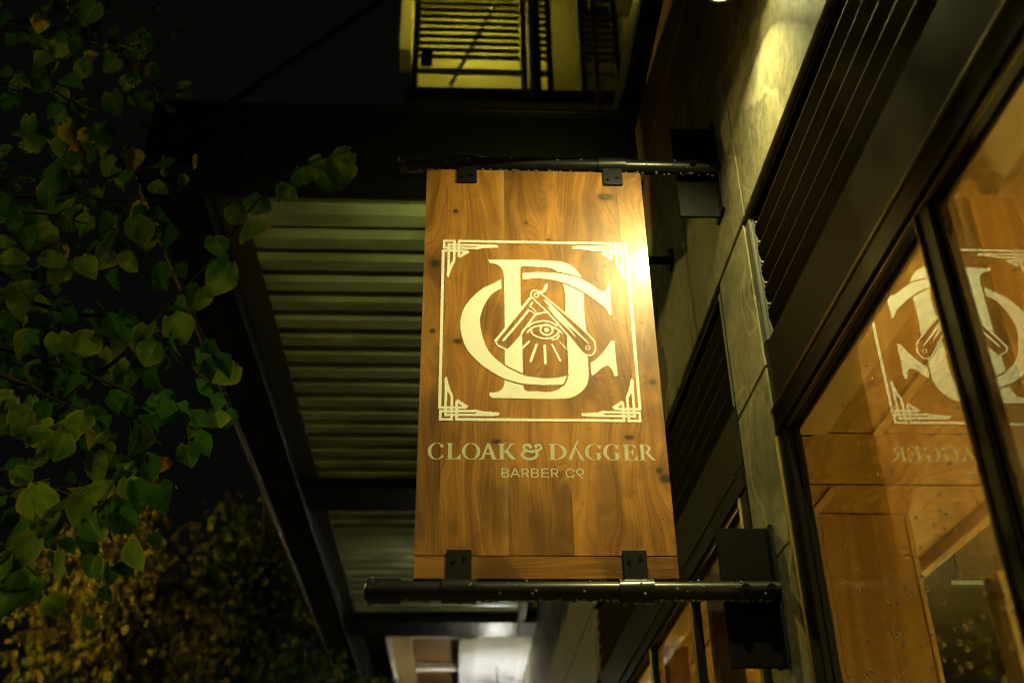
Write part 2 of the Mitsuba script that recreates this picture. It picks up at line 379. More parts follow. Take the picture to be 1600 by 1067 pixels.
part(CN, 'tie_rod', rod((-1.16, 10.72, 4.85), (.86, 10.72, 7.0), .016, 10), 'black_satin', True)

# ------------------------------------------------------------------ lit entrance soffit beyond the canopy
EN = thing('entrance_soffit', 'white lit porch ceiling with two dark coffers beyond the canopy', 'porch')
z = 4.60
part(EN, 'edge_frame', bx(-.76, -.715, 11.06, 15.6, z - .03, z + .05, .004), 'white_paint')
part(EN, 'edge_frame', bx(-.71, -.495, 11.06, 15.6, z, z + .05, .004), 'tan_paint')
part(EN, 'edge_frame', bx(-.49, .0, 11.06, 11.2, z - .02, z + .05, .004), 'white_paint')
part(EN, 'rail', bx(-.49, .0, 12.42, 12.62, z - .02, z + .05, .004), 'white_paint')
for a, b in ((11.2, 12.42), (12.62, 15.6)):
    part(EN, 'coffer', bx(-.49, .0, a, b, z + .06, z + .08, 0), 'coffer')
part(EN, 'beam', bx(.002, .20, 11.06, 15.6, z - .05, z + .06, .005), 'white_paint')
for k in range(24):
    part(EN, 'ceiling_board', bx(.202, .705, 11.06 + k * .19, 11.06 + k * .19 + .183, z + rng.uniform(-.004, .004), z + .03, .006), 'white_paint')
part(EN, 'edge_frame', bx(.708, .785, 11.06, 15.6, z - .03, z + .06, .004), 'white_paint')
part(EN, 'roof', bx(-.76, .785, 11.06, 15.6, z + .082, z + .2, 0), 'dark_wall')
gl = thing('porch_lamp', 'white globe lamp hanging under the porch ceiling', 'lamp')
lamp(gl, 'globe', trimesh.creation.icosphere(2, .09).apply_translation([.45, 12.4, 4.0]), (1.0, .93, .68), L_ENTR)
part(gl, 'stem', rod((.45, 12.4, 4.08), (.45, 12.4, 4.60), .012, 8), 'white_paint')

# ------------------------------------------------------------------ apartments above
AP = thing('apartment_building', 'apartment block above the canopy with yellow lit balconies and slatted railings', 'building')
part(AP, 'wall', bx(-.62, 6.0, 9.7, 16.0, 5.12, 14.0, .01), 'apt_wall')
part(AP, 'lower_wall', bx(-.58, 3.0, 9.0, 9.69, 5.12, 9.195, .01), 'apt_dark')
part(AP, 'floor_slab', bx(-.58, 2.4, 8.03, 9.69, 9.20, 9.335, .01), 'apt_pier')
part(AP, 'slab_edge', bx(-.60, 2.4, 8.0, 8.027, 9.18, 9.345, .004), 'apt_dark')
part(AP, 'corner_fin', bx(-.805, -.655, 9.3, 9.69, 11.2, 13.9, .006), 'apt_wall')
part(AP, 'pier', bx(1.06, 1.40, 9.35, 9.69, 9.6, 13.5, .006), 'apt_pier')
part(AP, 'ceiling_slab', bx(-.60, 3.0, 7.9, 9.69, 12.3, 12.5, .006), 'apt_pier')
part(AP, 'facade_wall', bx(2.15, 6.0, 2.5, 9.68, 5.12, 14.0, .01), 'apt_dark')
part(AP, 'lit_reveal', bx(2.13, 2.147, 6.3, 7.2, 8.2, 9.2, .003), 'apt_wall')
part(AP, 'drain_pipe', rod((1.30, 7.6, 5.2), (1.30, 7.6, 12), .03, 10), 'fascia', True)
part(AP, 'drain_pipe', rod((1.72, 7.4, 5.2), (1.72, 7.4, 12), .022, 10), 'fascia', True)
def railing(x0, x1, posts, zb=9.60):
    b = part(AP, 'balcony', cat([bx(x0 - .02, x1 + .02, 7.975, 8.025, zb - .06, zb - .015, .004)]), 'apt_post')
    for k in range(10):
        part(b, 'railing_slat', bx(x0, x1, 7.985, 8.015, zb + .155 + k * .0985, zb + .155 + k * .0985 + .036, .003), 'apt_rail')
    for px, mat in posts:
        part(b, 'post', bx(px - .03, px + .03, 7.965, 8.035, 9.24, 10.68, .004), mat)
    return b
bal = railing(-.50, .57, [(-.515, 'apt_post'), (.615, 'apt_post'), (.70, 'apt_post')])
part(bal, 'kick_panel', bx(-.46, -.34, 7.99, 8.01, 9.63, 9.86, .003), 'apt_rail')
railing(.755, .885, [(.76, 'apt_rail'), (.885, 'apt_rail')])
railing(1.27, 1.58, [(1.23, 'apt_rail'), (1.60, 'apt_rail')])
part(AP, 'stair_stringer', rod((.36, 8.9, 11.6), (-.16, 8.9, 10.25), .022, 10), 'apt_rail', True)
bl = thing('balcony_lamp', 'yellow globe lamp lighting the balcony wall', 'lamp')
lamp(bl, 'globe', trimesh.creation.icosphere(2, .11).apply_translation([.15, 8.75, 11.85]), (1.0, .86, .13), L_BALC)
part(bl, 'stem', rod((.15, 8.75, 11.95), (.15, 8.75, 12.3), .015, 8), 'apt_rail')

# ------------------------------------------------------------------ the hanging sign
# board: x from -0.111 to 0.539, z from 2.411 to 3.684, front face y = 2.5; emblem outlines in mm from its lower left corner
BX, BZ, BY, BT = -0.111, 2.411, 2.5, 0.042
SG = thing('hanging_sign', 'wet varnished wooden sign board with cream interlaced letters in a square border', 'sign')
rs = random.Random(8)
for i in range(5):
    a, b = STAVES[i], STAVES[i + 1]
    part(SG, 'plank', bx(BX + a + .00004, BX + b - .00004, BY + rs.uniform(0, .0003), BY + BT, BZ + .0592, BZ + 1.272, .00025), 'sign_wood')
part(SG, 'bottom_board', bx(BX, BX + .65, BY + .0006, BY + BT, BZ, BZ + .0575, .0015), 'sign_wood')
part(SG, 'spline', bx(BX + .001, BX + .649, BY + .006, BY + BT - .004, BZ + .0570, BZ + .060, 0), 'black_satin')
EMB = {"C":[[[220.5,873.5],[197.2,858.3],[164.5,838.2],[137.6,808.7],[118.9,779.6],[108.6,747.9],[106.7,719.7],[108.5,696.8],[113.2,675.4],[122.7,648.0],[138.5,624.0],[162.1,597.3],[188.0,576.8],[219.0,556.5],[247.3,545.0],[273.0,538.0],[298.8,535.3],[333.4,533.7],[359.3,534.0],[383.9,535.7]],[[383.9,535.7],[390.8,546.6],[395.9,562.9]],[[395.9,562.9],[383.5,559.2],[360.0,555.1],[334.0,554.2],[299.4,558.3],[283.9,561.6],[260.7,571.7],[234.9,586.3],[216.8,601.0],[196.0,621.7],[180.4,645.7],[169.9,676.1],[164.1,701.9],[160.6,726.7],[161.9,748.7],[167.3,770.9],[178.0,796.5],[191.6,819.2],[207.9,834.1],[221.6,842.4]]],"Ctop":[[[281.1,895.0],[301.8,898.0],[325.8,900.1],[353.4,898.9],[389.1,896.3],[421.9,888.5],[449.1,879.1],[478.4,859.8],[502.0,839.9]],[[502.0,839.9],[514.2,836.9],[524.3,854.1],[532.2,875.6]],[[532.2,875.6],[530.7,815.1],[530.1,761.2]],[[530.1,761.2],[524.5,758.9],[512.4,782.6],[497.0,798.4],[476.2,817.4],[452.5,836.5],[425.9,852.4],[399.0,865.1],[371.8,872.8],[347.2,877.3],[325.3,878.6],[306.8,877.3],[283.4,872.9]]],"Cserif":[[[463.0,604.0],[483.4,619.3],[506.1,646.9],[523.7,674.2]],[[523.7,674.2],[533.0,673.4]],[[533.0,673.4],[532.5,623.0],[534.7,564.5]],[[534.7,564.5],[526.0,562.9],[522.9,576.3],[515.9,590.5],[507.0,595.5],[492.1,587.3],[475.5,572.2],[465.3,563.1]],[[465.3,563.1],[461.6,577.0],[463.0,604.0]]],"Dout":[[[183.8,941.0],[326.9,942.0],[354.7,940.1]],[[354.7,940.1],[382.4,938.6],[404.5,935.0],[423.4,923.6],[439.3,905.5],[449.6,889.0],[454.7,869.3],[453.6,813.8],[453.6,746.7],[456.6,699.8],[455.2,689.3],[455.9,625.0],[455.9,588.9],[455.6,562.1],[450.2,538.5],[439.0,520.8],[422.8,506.1],[404.3,495.8],[383.6,492.7]],[[383.6,492.7],[332.1,491.6],[221.0,493.0],[192.9,493.6]],[[192.9,493.6],[186.5,500.7],[185.2,509.4]],[[185.2,509.4],[205.8,511.0],[218.7,518.4],[225.2,530.2],[228.0,550.7]],[[228.0,550.7],[228.8,625.2],[229.7,705.9],[230.0,791.0],[229.4,855.6]],[[229.4,855.6],[228.1,891.8],[222.2,911.6],[208.6,924.7],[189.3,928.7]],[[189.3,928.7],[183.8,941.0]]],"Din":[[[276.0,912.5],[275.1,791.7],[277.2,686.8],[277.5,569.0],[278.4,522.0]],[[278.4,522.0],[285.5,514.5]],[[285.5,514.5],[315.6,514.2],[332.7,512.4]],[[332.7,512.4],[353.4,514.1],[374.4,523.0],[390.6,540.8],[398.5,561.5],[401.8,591.3]],[[401.8,591.3],[401.3,642.5],[401.0,688.6],[400.3,761.7],[402.6,819.5],[397.3,858.5]],[[397.3,858.5],[391.6,888.0],[381.2,904.4],[367.6,912.5],[348.4,917.9],[326.3,917.8],[294.0,919.5]],[[294.0,919.5],[281.6,919.3],[276.0,912.5]]],"handle":[[[330.3,832.8],[399.2,763.7],[470.7,685.3],[479.8,661.1],[480.1,645.1],[469.9,627.7],[456.0,625.6],[442.4,632.6],[429.4,649.8],[398.8,695.1],[351.8,758.8],[310.6,807.1],[302.7,821.0],[304.1,832.4],[312.6,839.6],[322.1,838.4],[330.3,832.8]]],"blade":[[[302.5,814.0],[201.0,670.8]],[[201.0,670.8],[210.1,654.9],[230.7,643.2]],[[230.7,643.2],[242.3,652.6],[275.4,694.7],[320.0,758.3]],[[320.0,758.3],[312.7,795.9],[302.5,814.0]]],"wedges":[[[338.0,808.9],[360.0,792.4],[407.4,733.4],[460.4,666.8],[449.2,675.5],[402.4,726.5],[359.5,777.0]],[[347.9,785.2],[375.4,757.8],[406.7,717.0],[427.4,683.3],[406.3,708.8],[374.9,744.0]]],"strokes":[[4.72193074501574,[[304.9,814.9],[255.2,743.6],[205.6,672.2]]],[4.459601259181532,[[296.8,770.5],[261.8,720.4],[225.9,672.5]]],[3.934942287513117,[[316.0,756.9],[297.0,727.7],[276.5,696.1]]],[2.8856243441762857,[[202.1,672.2],[211.2,655.4],[230.7,644.5]]],[2.0986358866736623,[[301.8,781.7],[312.2,774.0],[317.2,765.2],[318.8,757.5]]],[1.8363064008394545,[[297.9,769.1],[306.8,766.2],[313.2,759.1]]],[3.4102833158447012,[[308.0,795.8],[301.9,785.9]]],[3.672612801678909,[[319.3,757.5],[335.5,762.7],[352.1,765.8]]],[5.771248688352571,[[330.3,830.0],[341.1,835.9],[346.9,845.9],[350.1,856.6]]]],"eye":[[3.1479538300104934,[[292.2,698.5],[301.3,710.0],[317.8,718.4],[341.3,721.5],[364.5,716.4],[380.5,705.7],[387.7,697.7]]],[3.4102833158447012,[[302.4,706.0],[306.0,693.8],[319.3,684.5],[340.0,678.9],[358.7,682.4],[373.0,692.0],[380.4,703.5]]],[3.4102833158447012,[[295.6,717.6],[308.7,728.7],[327.6,735.0],[346.4,735.3],[362.6,730.0],[375.2,720.6]]],[2.623294858342078,[[359.6,675.1],[372.5,678.5],[379.9,689.4]]]],"iris":[[345.5,707.4],10.230849947534104,3.4102833158447012],"pivots":[[320.5,821.3],[457.7,651.5]],"rays":[[3.934942287513117,[[296.2,669.4],[276.8,647.2]]],[4.72193074501574,[[316.8,659.5],[298.9,607.0]]],[4.72193074501574,[[338.6,656.6],[339.5,601.0]]],[3.4102833158447012,[[359.8,659.5],[380.4,609.4]]],[1.8363064008394545,[[381.4,667.9],[400.2,644.0]]],[2.0986358866736623,[[277.4,682.1],[282.6,684.0]]],[1.5739769150052467,[[396.5,685.6],[399.6,681.0]]]]}
PX = 1.9    # mm per photographed pixel on the board
def runs(rr):
    pts = []
    for r in rr:
        c = catmull(r) if len(r) > 3 else np.array(r, float)
        pts += [tuple(q) for q in c]
    return Polygon(pts).buffer(0)
def stroke(w, pts, k=6): return LineString(catmull(pts, k)).buffer(w * PX / 2, cap_style=1, quad_segs=4)
gC, gCt, gCs = (runs(EMB[k]) for k in ('C', 'Ctop', 'Cserif'))
gD = runs(EMB['Dout']).difference(runs(EMB['Din']))
handle = runs(EMB['handle']); blade = runs(EMB['blade'])
gap = unary_union([gC, gCt, gCs]).buffer(4.5, join_style=2)
gD = gD.difference(gap).difference(handle.buffer(1)).difference(blade.buffer(1))
hand_line = handle.difference(handle.buffer(-4.2))
razor = unary_union([hand_line, runs([EMB['wedges'][0]]), runs([EMB['wedges'][1]])] + [stroke(w * .8, p).difference(handle.buffer(2) if i < 7 else Polygon()) for i, (w, p) in enumerate(EMB['strokes'])]
                    + [Point(p).buffer(8 if i == 0 else 7).difference(Point(p).buffer(5)) for i, p in enumerate(EMB['pivots'])])
eye = unary_union([stroke(w * .75, p) for w, p in EMB['eye']]
                  + [Point(EMB['iris'][0]).buffer(EMB['iris'][1] * PX).difference(Point(EMB['iris'][0]).buffer((EMB['iris'][1] - EMB['iris'][2] * .8) * PX)), Point(EMB['iris'][0]).buffer(7)])
eye = eye.difference(handle.buffer(2))
def inlay(name, g, d=.0016, bsdf='cream_paint', label=None):
    g = g.simplify(.12)
    m = extrude(affinity.scale(g, .001, .001, origin=(0, 0)), d)
    v = m.vertices.copy()
    m.vertices = np.stack([BX + v[:, 0], BY + .0004 - v[:, 2], BZ + v[:, 1]], 1)
    return part(SG, name, m, bsdf, label=label)
for g, l in ((gC, None), (gCt, None), (gCs, None)): inlay('monogram_bow', g)
inlay('monogram_stem', gD)
inlay('razor_emblem', razor, label='cream outline of an open cut-throat razor')
inlay('eye_emblem', eye, label='cream eye under the razor')
for w, p in EMB['rays'][:5]: inlay('light_ray', stroke(w * .8, p).difference(gD.buffer(1)))
# interlaced border: one corner in mm from the border's outer corner, mirrored to the other three
def corner(sx, sz, ox, oz):
    w = 7.2
    def L(*p, w=w): return LineString(p).buffer(w / 2, cap_style=2, join_style=2)
    k = 25.4 / 178.0    # drawing units -> mm
    q = lambda *pp: [((a - 150) * k, (b - 62) * k) for a, b in pp]
    g = [L(*q((187, 285), (187, 88), (395, 88), (395, 560))), L(*q((187, 258), (830, 262))), L(*q((282, 150), (282, 930))), L(*q((260, 182), (1200, 190))),
         L(*q((485, 70), (485, 480))), L(*q((150, 330), (660, 335))),
         Polygon(q((800, 285), (840, 300), (960, 262), (1285, 236), (1262, 172), (900, 178), (830, 240))),
         Polygon(q((258, 800), (246, 950), (292, 985), (330, 830), (372, 690), (415, 600), (415, 540), (372, 560), (300, 690))),
         Polygon(q((458, 430), (500, 512), (600, 440), (705, 365), (655, 312), (600, 320), (590, 362), (512, 425)))]
    g = unary_union(g)
    return affinity.translate(affinity.scale(g, sx, -sz, origin=(0, 0)), ox, oz)
x0, x1, z0, z1 = 51.7, 590.8, 425.0, 1008.8
bw = 8.2
o = 30.0
border = unary_union([corner(1, 1, x0, z1), corner(-1, 1, x1, z1), corner(1, -1, x0, z0), corner(-1, -1, x1, z0),
                      sbox(x0 + 46, z1 - bw, x1 - 46, z1), sbox(x0 + 46, z0, x1 - 46, z0 + bw), sbox(x0 - 1, z0 + 36, x0 - 1 + bw, z1 - 36), sbox(x1 + 1 - bw, z0 + 36, x1 + 1, z1 - 36)])
inlay('emblem_border', border)
# lettering: serif capitals built from strokes on a box (0..1, 0..1)
def ell(cx, cy, rx, ry): return affinity.scale(Point(cx, cy).buffer(1, quad_segs=20), rx, ry, origin=(cx, cy))
def poly(*p): return Polygon(p)
def serif(x, y, w, up):   # small bracketed slab
    s = 1 if up else -1
    return poly((x - w, y), (x + w, y), (x + w, y + .035 * s), (x + w * .45, y + .07 * s), (x - w * .45, y + .07 * s), (x - w, y + .035 * s))
def bowl(cx, cy, rx, ry, t, h, shift=0): return ell(cx, cy, rx, ry).difference(ell(cx + shift, cy, rx - t, ry - h))
def glyph(c):
    if c == 'C':
        g = bowl(.58, .5, .55, .52, .20, .05, .02).difference(poly((.72, .26), (1.3, .2), (1.3, .8), (.72, .74)))
        return g.union(poly((.82, .70), (.98, .74), (.98, .98), (.90, .92), (.80, .84))).union(poly((.80, .10), (.96, .06), (1.0, .28), (.88, .26)))
    if c == 'L':
        return unary_union([sbox(.14, 0, .40, 1), serif(.27, 0, .26, 1), serif(.27, 1, .26, 0), sbox(.2, 0, .92, .06), poly((.70, .05), (.98, 0), (1.0, .30), (.90, .28))])
    if c == 'O': return bowl(.5, .5, .5, .52, .19, .05).union(Point(.5, .5).buffer(.001))
    if c == 'A':
        return unary_union([poly((.08, 0), (.24, 0), (.52, .88), (.44, 1.0)), poly((.44, 1.02), (.58, 1.02), (.96, 0), (.70, 0)), sbox(.22, .30, .72, .40), serif(.12, 0, .16, 1), serif(.84, 0, .17, 1)])
    if c == 'K':
        return unary_union([sbox(.10, 0, .32, 1), serif(.21, 0, .22, 1), serif(.21, 1, .22, 0), poly((.32, .42), (.40, .40), (.86, 1.0), (.74, 1.0)), poly((.34, .54), (.50, .66), (1.0, 0), (.74, 0)), serif(.80, 1, .18, 0)])
    if c == 'D':
        g = ell(.36, .5, .62, .5).difference(ell(.34, .5, .43, .445)).intersection(sbox(.36, -1, 2, 2))
        return unary_union([sbox(.10, 0, .32, 1), serif(.21, 0, .22, 1), serif(.21, 1, .22, 0), g, sbox(.2, 0, .38, .055), sbox(.2, .945, .38, 1)])
    if c == 'V':    # the dagger-like A: no crossbar, the left leg runs on as a grip above the tip
        return unary_union([poly((.0, .07), (.20, -.06), (.50, .84), (.40, .92)), poly((.40, .90), (.50, .80), (.94, 0), (.72, 0)), poly((.40, .88), (.47, .84), (.62, 1.12), (.54, 1.16)), poly((.36, .90), (.62, .98), (.60, 1.03), (.34, .95)),
                            Point(.60, 1.16).buffer(.07), serif(.86, 0, .16, 1)])
    if c == 'G':
        g = bowl(.52, .5, .52, .52, .20, .05, .02).difference(poly((.68, .30), (1.3, .3), (1.3, .78), (.66, .74)))
        return unary_union([g, poly((.82, .68), (.96, .72), (.96, .98), (.88, .92), (.78, .84)), sbox(.70, .02, .90, .44), serif(.80, .46, .22, 0)])
    if c == 'E':
        return unary_union([sbox(.12, 0, .36, 1), serif(.24, 0, .24, 1), serif(.24, 1, .24, 0), sbox(.2, 0, .82, .055), sbox(.2, .945, .78, 1), sbox(.3, .47, .62, .53), poly((.60, .32), (.70, .34), (.70, .68), (.60, .66)),
                            poly((.66, .945), (.84, .94), (.86, .72), (.78, .74)), poly((.74, .05), (.94, 0), (.98, .27), (.88, .25))])
    if c == 'R':
        g = ell(.34, .74, .42, .265).difference(ell(.33, .74, .25, .215)).intersection(sbox(.34, 0, 2, 2))
        return unary_union([sbox(.10, 0, .32, 1), serif(.21, 0, .22, 1), serif(.21, 1, .20, 0), g, sbox(.2, .945, .36, 1), sbox(.2, .475, .36, .53), poly((.36, .52), (.56, .52), (1.04, 0), (.80, 0))])
    if c == '&':
        S = lambda w, *p: LineString(catmull(p, 6)).buffer(w / 2)
        return unary_union([S(.15, (.44, .76), (.38, .92), (.20, .92), (.12, .74), (.26, .56), (.46, .50)), S(.16, (.24, .57), (.06, .42), (.05, .22), (.24, .06), (.54, .07), (.74, .26), (.72, .50)),
                            S(.13, (.40, .50), (.60, .56), (.88, .62), (.97, .78), (.86, .93), (.70, .90), (.69, .78)), Point(.44, .78).buffer(.09), Point(.70, .80).buffer(.08), Point(.52, .49).buffer(.09)])
def letter(c, xa, xb, zb=315.2, h=45.5):
    g = affinity.translate(affinity.scale(glyph(c), xb - xa, h, origin=(0, 0)), xa, zb)
    inlay('letter', g.buffer(-.25), .0008, 'letter_paint')
scene['letter_paint'] = two(principled((0.50, 0.48, 0.34), 0.5, spec=.3))
for c, a, b in (('C', 25, 67), ('L', 73.2, 112.5), ('O', 114.3, 162.6), ('A', 159.6, 205.9), ('K', 208, 254.5), ('&', 268.9, 322.8), ('D', 339.3, 388.1), ('V', 390.2, 434), ('G', 434, 478), ('G', 482, 526), ('E', 532.9, 573), ('R', 575.5, 617)):
    letter(c, a, b)
for c, a, b in (('B', 216.8, 236.5), ('A', 239.3, 263.9), ('R', 268, 287.5), ('B', 292.6, 313), ('E', 319, 338), ('R', 344, 363.4), ('C', 380.9, 405.6), ('o', 408, 429)):
    if c == 'o':
        g = unary_union([Point(418.5, 282).buffer(10).difference(Point(418.5, 282).buffer(6.4)), LineString([(415, 272), (424, 265.5)]).buffer(1.5)])
        inlay('letter', g, .0010, 'letter_paint'); continue
    m = meshkit.text_mesh(c, .025, .0008)
    v = m.vertices - [m.bounds[0][0], m.bounds[0][1], 0]
    v[:, 0] *= (b - a) / 1000 / v[:, 0].max(); v[:, 1] *= .0255 / v[:, 1].max()
    m.vertices = np.stack([BX + a / 1000 + v[:, 0], BY + .0004 - v[:, 2], BZ + .2658 + v[:, 1]], 1)
    part(SG, 'letter', m, 'letter_paint')

# ------------------------------------------------------------------ the two brackets that carry it
def drops(pts, rmin, rmax, seed, sq=1.0):
    r = random.Random(seed); base = trimesh.creation.icosphere(1, 1.0); ms = []
    V, F = [], []
    for i, p in enumerate(pts):
        s = r.uniform(rmin, rmax)
        V.append(base.vertices * [s, s, s * sq] + p); F.append(base.faces + i * len(base.vertices))
    return trimesh.Trimesh(np.vstack(V), np.vstack(F), process=False)

def bracket(zr, xl, label, clips, up, plate):
    br = thing('sign_bracket', label, 'bracket', None)
    yr, r = 2.512, .0235
    part(br, 'bar', rod((xl + .015, yr, zr), (plate[1] - .004, yr, zr), r, 28), 'black_steel', 40)
    part(br, 'end_cap', cat([rod((xl, yr, zr), (xl + .075, yr, zr), .0305, 28), trimesh.creation.icosphere(2, .0285).apply_scale([.55, 1, 1]).apply_translation([xl + .001, yr, zr])]), 'black_steel', 40)
    for cx in clips:
        part(br, 'collar', rod((cx - .042, yr, zr), (cx + .042, yr, zr), .0295, 28), 'black_steel', 40)
        z0, z1 = (zr - .085, zr) if up else (zr, zr + .098)
        cl = part(br, 'clip', bx(cx - .030, cx + .030, BY - .0065, BY - .001, z0, z1, .0015), 'black_steel')
        part(br, 'rear_clip', bx(cx - .030, cx + .030, BY + BT + .001, BY + BT + .0065, z0, z1, .0015), 'black_steel')
        zb = zr - .062 if up else zr + .073
        for dx in (-.014, .014):
            part(cl, 'bolt', rod((cx + dx, BY - .0066, zb + dx * .3), (cx + dx, BY - .0105, zb + dx * .3), .0052, 6), 'black_satin')
    px0, px1, pz0, pz1 = plate
    part(br, 'plate', bx(px0, px1, 2.540, 2.550, pz0, pz1, .002), 'black_satin')
    part(br, 'wall_flange', bx(px1 - .012, px1 - .002, 2.50, 2.59, pz0 + .004, pz1 - .004, .002), 'black_steel')
    for bxx in (px0 + .045, px1 - .030):
        part(br, 'bolt', cat([rod((bxx, yr - r + .004, zr), (bxx, yr - r - .006, zr), .012, 6), rod((bxx, yr - r - .005, zr), (bxx, yr - r - .010, zr), .006, 10)]), 'black_satin')
    r2 = random.Random(int(zr * 100)); P = []
    for k in range(150):
        x = r2.uniform(xl, px1 - .02)
        rr = .0300 if x < xl + .075 or any(abs(x - c) < .042 for c in clips) else .0235
        P.append([x, yr + r2.uniform(-.006, .006), zr - rr - .001])
    for k in range(40):
        x = r2.uniform(xl, px1 - .02); a = r2.uniform(-.3, 2.2)
        rr = .0300 if x < xl + .075 or any(abs(x - c) < .042 for c in clips) else .0235
        P.append([x, yr - rr * math.sin(a), zr + rr * math.cos(a)])
    part(br, 'raindrops', drops(P, .0018, .0046, int(zr * 10)), 'water', True, stuff=True)
    return br
bracket(3.716, -.195, 'upper black pipe bracket carrying the top of the wooden sign', (.010, .452), True, (.658, .792, 3.552, 3.902))
bracket(2.385, -.215, 'lower black pipe bracket under the wooden sign with rounded end cap', (.000, .432), False, (.652, .790, 2.207, 2.558))
rd = np.random.default_rng(3)
n = 900
dx = np.where(rd.random(n) < .55, .65 - np.abs(rd.normal(0, .09, n)), rd.random(n) * .65); dz = np.where(rd.random(n) < .6, rd.random(n) ** 1.3 * 1.0, rd.random(n) * 1.27)
ok = (dx > .004) & (dx < .646)
part(SG, 'raindrops', drops(np.stack([BX + dx, np.full(n, BY - .0004), BZ + .004 + dz * .99], 1)[ok], .0006, .0017, 5), 'water', True, stuff=True)

# ------------------------------------------------------------------ lamps on the facade
WL = thing('wall_lamp', 'small lit downlight on the stone wall above the upper bracket', 'lamp')
LP = np.array([.668, 1.88, 3.80])
part(WL, 'body', trimesh.creation.revolve([[.040, -.012], [.046, -.012], [.048, 0], [.048, .13], [.040, .14], [.0, .14], [0, .132], [.038, .128], [.040, -.012]], sections=32).apply_translation(LP), 'lamp_body', 35)
part(WL, 'arm', cat([rod(LP + [.03, 0, .09], [XF, LP[1], LP[2] + .09], .014, 12), rod([XF - .012, LP[1], LP[2] + .09], [XF - .001, LP[1], LP[2] + .09], .04, 20)]), 'lamp_body', 35)
d = trimesh.creation.cylinder(radius=.036, height=.002, sections=28).apply_translation(LP)
lamp(WL, 'lens', d, SPOT, L_LENS, weight=2.0)
part(WL, 'glare_shield', bx(LP[0] - .044, LP[0] + .044, LP[1] - .0465, LP[1] - .0435, LP[2] - .034, LP[2] + .02, .001), 'lamp_body')
def beam(name, k, tint, cut, bw, aim):
    scene[name] = {'type': 'spot', 'sampling_weight': 6.0 if k > 1 else 1.0, 'intensity': {'type': 'rgb', 'value': [k * c for c in tint]}, 'cutoff_angle': cut, 'beam_width': bw,
                   'to_world': T().look_at(origin=(LP + [0, -.026, -.006]).tolist(), target=list(aim), up=[.3, 1, 0])}
beam('wall_lamp__beam', L_DOWN, SPOT, 62.0, 24.0, (.20, 2.50, 2.45))
beam('wall_lamp__wall_beam', L_WALL, (.92, 1.0, .70), 52.0, 22.0, LP + [.30, .16, -1.0])
def arm_lamp(x, y, za, zl, label, rgb, k, aim, cut):
    al = thing('arm_lamp', label, 'lamp')
    part(al, 'arm', cat([rod((x, y, za), (XF, y, za), .016, 12), rod((XF - .014, y, za), (XF - .001, y, za), .045, 20)]), 'black_satin', 35)
    part(al, 'riser', rod((x, y, za - .015), (x, y, zl - .04), .014, 12), 'black_satin', 35)
    part(al, 'cup', trimesh.creation.revolve([[0, -.05], [.045, -.045], [.062, .03], [.062, .05], [.058, .05], [.056, .03], [.0, -.02]], sections=28).apply_translation([x, y, zl]), 'black_satin', 35)
    lamp(al, 'lens', trimesh.creation.cylinder(radius=.054, height=.003, sections=24).apply_translation([x, y, zl + .039]), rgb, 3.0, weight=.15)
    scene[al + '__beam'] = {'type': 'spot', 'sampling_weight': 1.5, 'intensity': {'type': 'rgb', 'value': [k * c for c in rgb]}, 'cutoff_angle': cut, 'beam_width': 30.0,
                            'to_world': T().look_at(origin=[x, y, zl + .056], target=list(aim), up=[1, 0, 0])}
arm_lamp(.44, 3.25, 3.886, 4.16, 'dark arm lamp on the stone band lighting the back of the wooden sign', (.92, 1.0, .30), L_BACK, (-.05, 5.0, 4.62), 66.0)
arm_lamp(.40, 8.05, 4.20, 4.30, 'dark arm lamp under the second bay of the canopy', (1.0, 1.0, .62), 1.5, (-.10, 9.4, 4.62), 68.0)

# ------------------------------------------------------------------ lamps in the shop
for k, (x, y, z) in enumerate(((1.9, .45, 2.30), (1.95, 2.5, 1.20), (1.75, 4.5, 2.25))):
    t = thing(('pendant_globe', 'standing_lamp', 'pendant_globe')[k], ('warm globe lamp hanging in the shop behind the near window', 'warm globe lamp on a slim floor stand inside the shop', 'warm globe lamp hanging in the shop behind the far window')[k], 'lamp')
    lamp(t, 'globe', trimesh.creation.icosphere(2, .16).apply_translation([x, y, z]), (1.0, .76, .16), L_ROOM * (6.5, 5.5, 4.5)[k])
    if k == 1: part(t, 'stand', cat([rod((x, y, .06), (x, y, z - .14), .015, 10), rod((x, y, .031), (x, y, .06), .15, 24)]), 'black_satin')
    else: part(t, 'cord', rod((x, y, z + .14), (x, y, 3.0), .006, 8), 'black_satin')
TB = thing('tube_lamp', 'slim horizontal tube lamp hanging on cords inside the shop window', 'lamp')
lamp(TB, 'tube', rod((1.95, 4.0, 2.885), (2.15, 4.0, 2.885), .009, 12), (1.0, .92, .22), L_TUBE, weight=.1)
for x in (1.98, 2.15): part(TB, 'cord', rod((x, 4.0, 2.892), (x, 4.0, 3.0), .003, 6), 'grey_trim')
# raindrops on the panes
n = 5200
yy = rd.random(n) * 2.0 + .3; zz = .45 + 2.2 * rd.random(n)
keep = rd.random(n) < np.clip((2.35 - zz) / .5, .05, 1)
ww = [k for k in scene if k.startswith('shop_building__window')][0]
part('shop_building', 'raindrops', drops(np.stack([np.full(n, .8170), yy, zz], 1)[keep], .0016, .0050, 6), 'water_clear', True, stuff=True)
P = np.stack([np.full(n, .8158), rd.random(n) * .95 + 1.3, .45 + 1.8 * rd.random(n)], 1)[rd.random(n) < .35]
part('shop_building', 'raindrops', drops(P, .0008, .0020, 9), 'water', True, stuff=True)

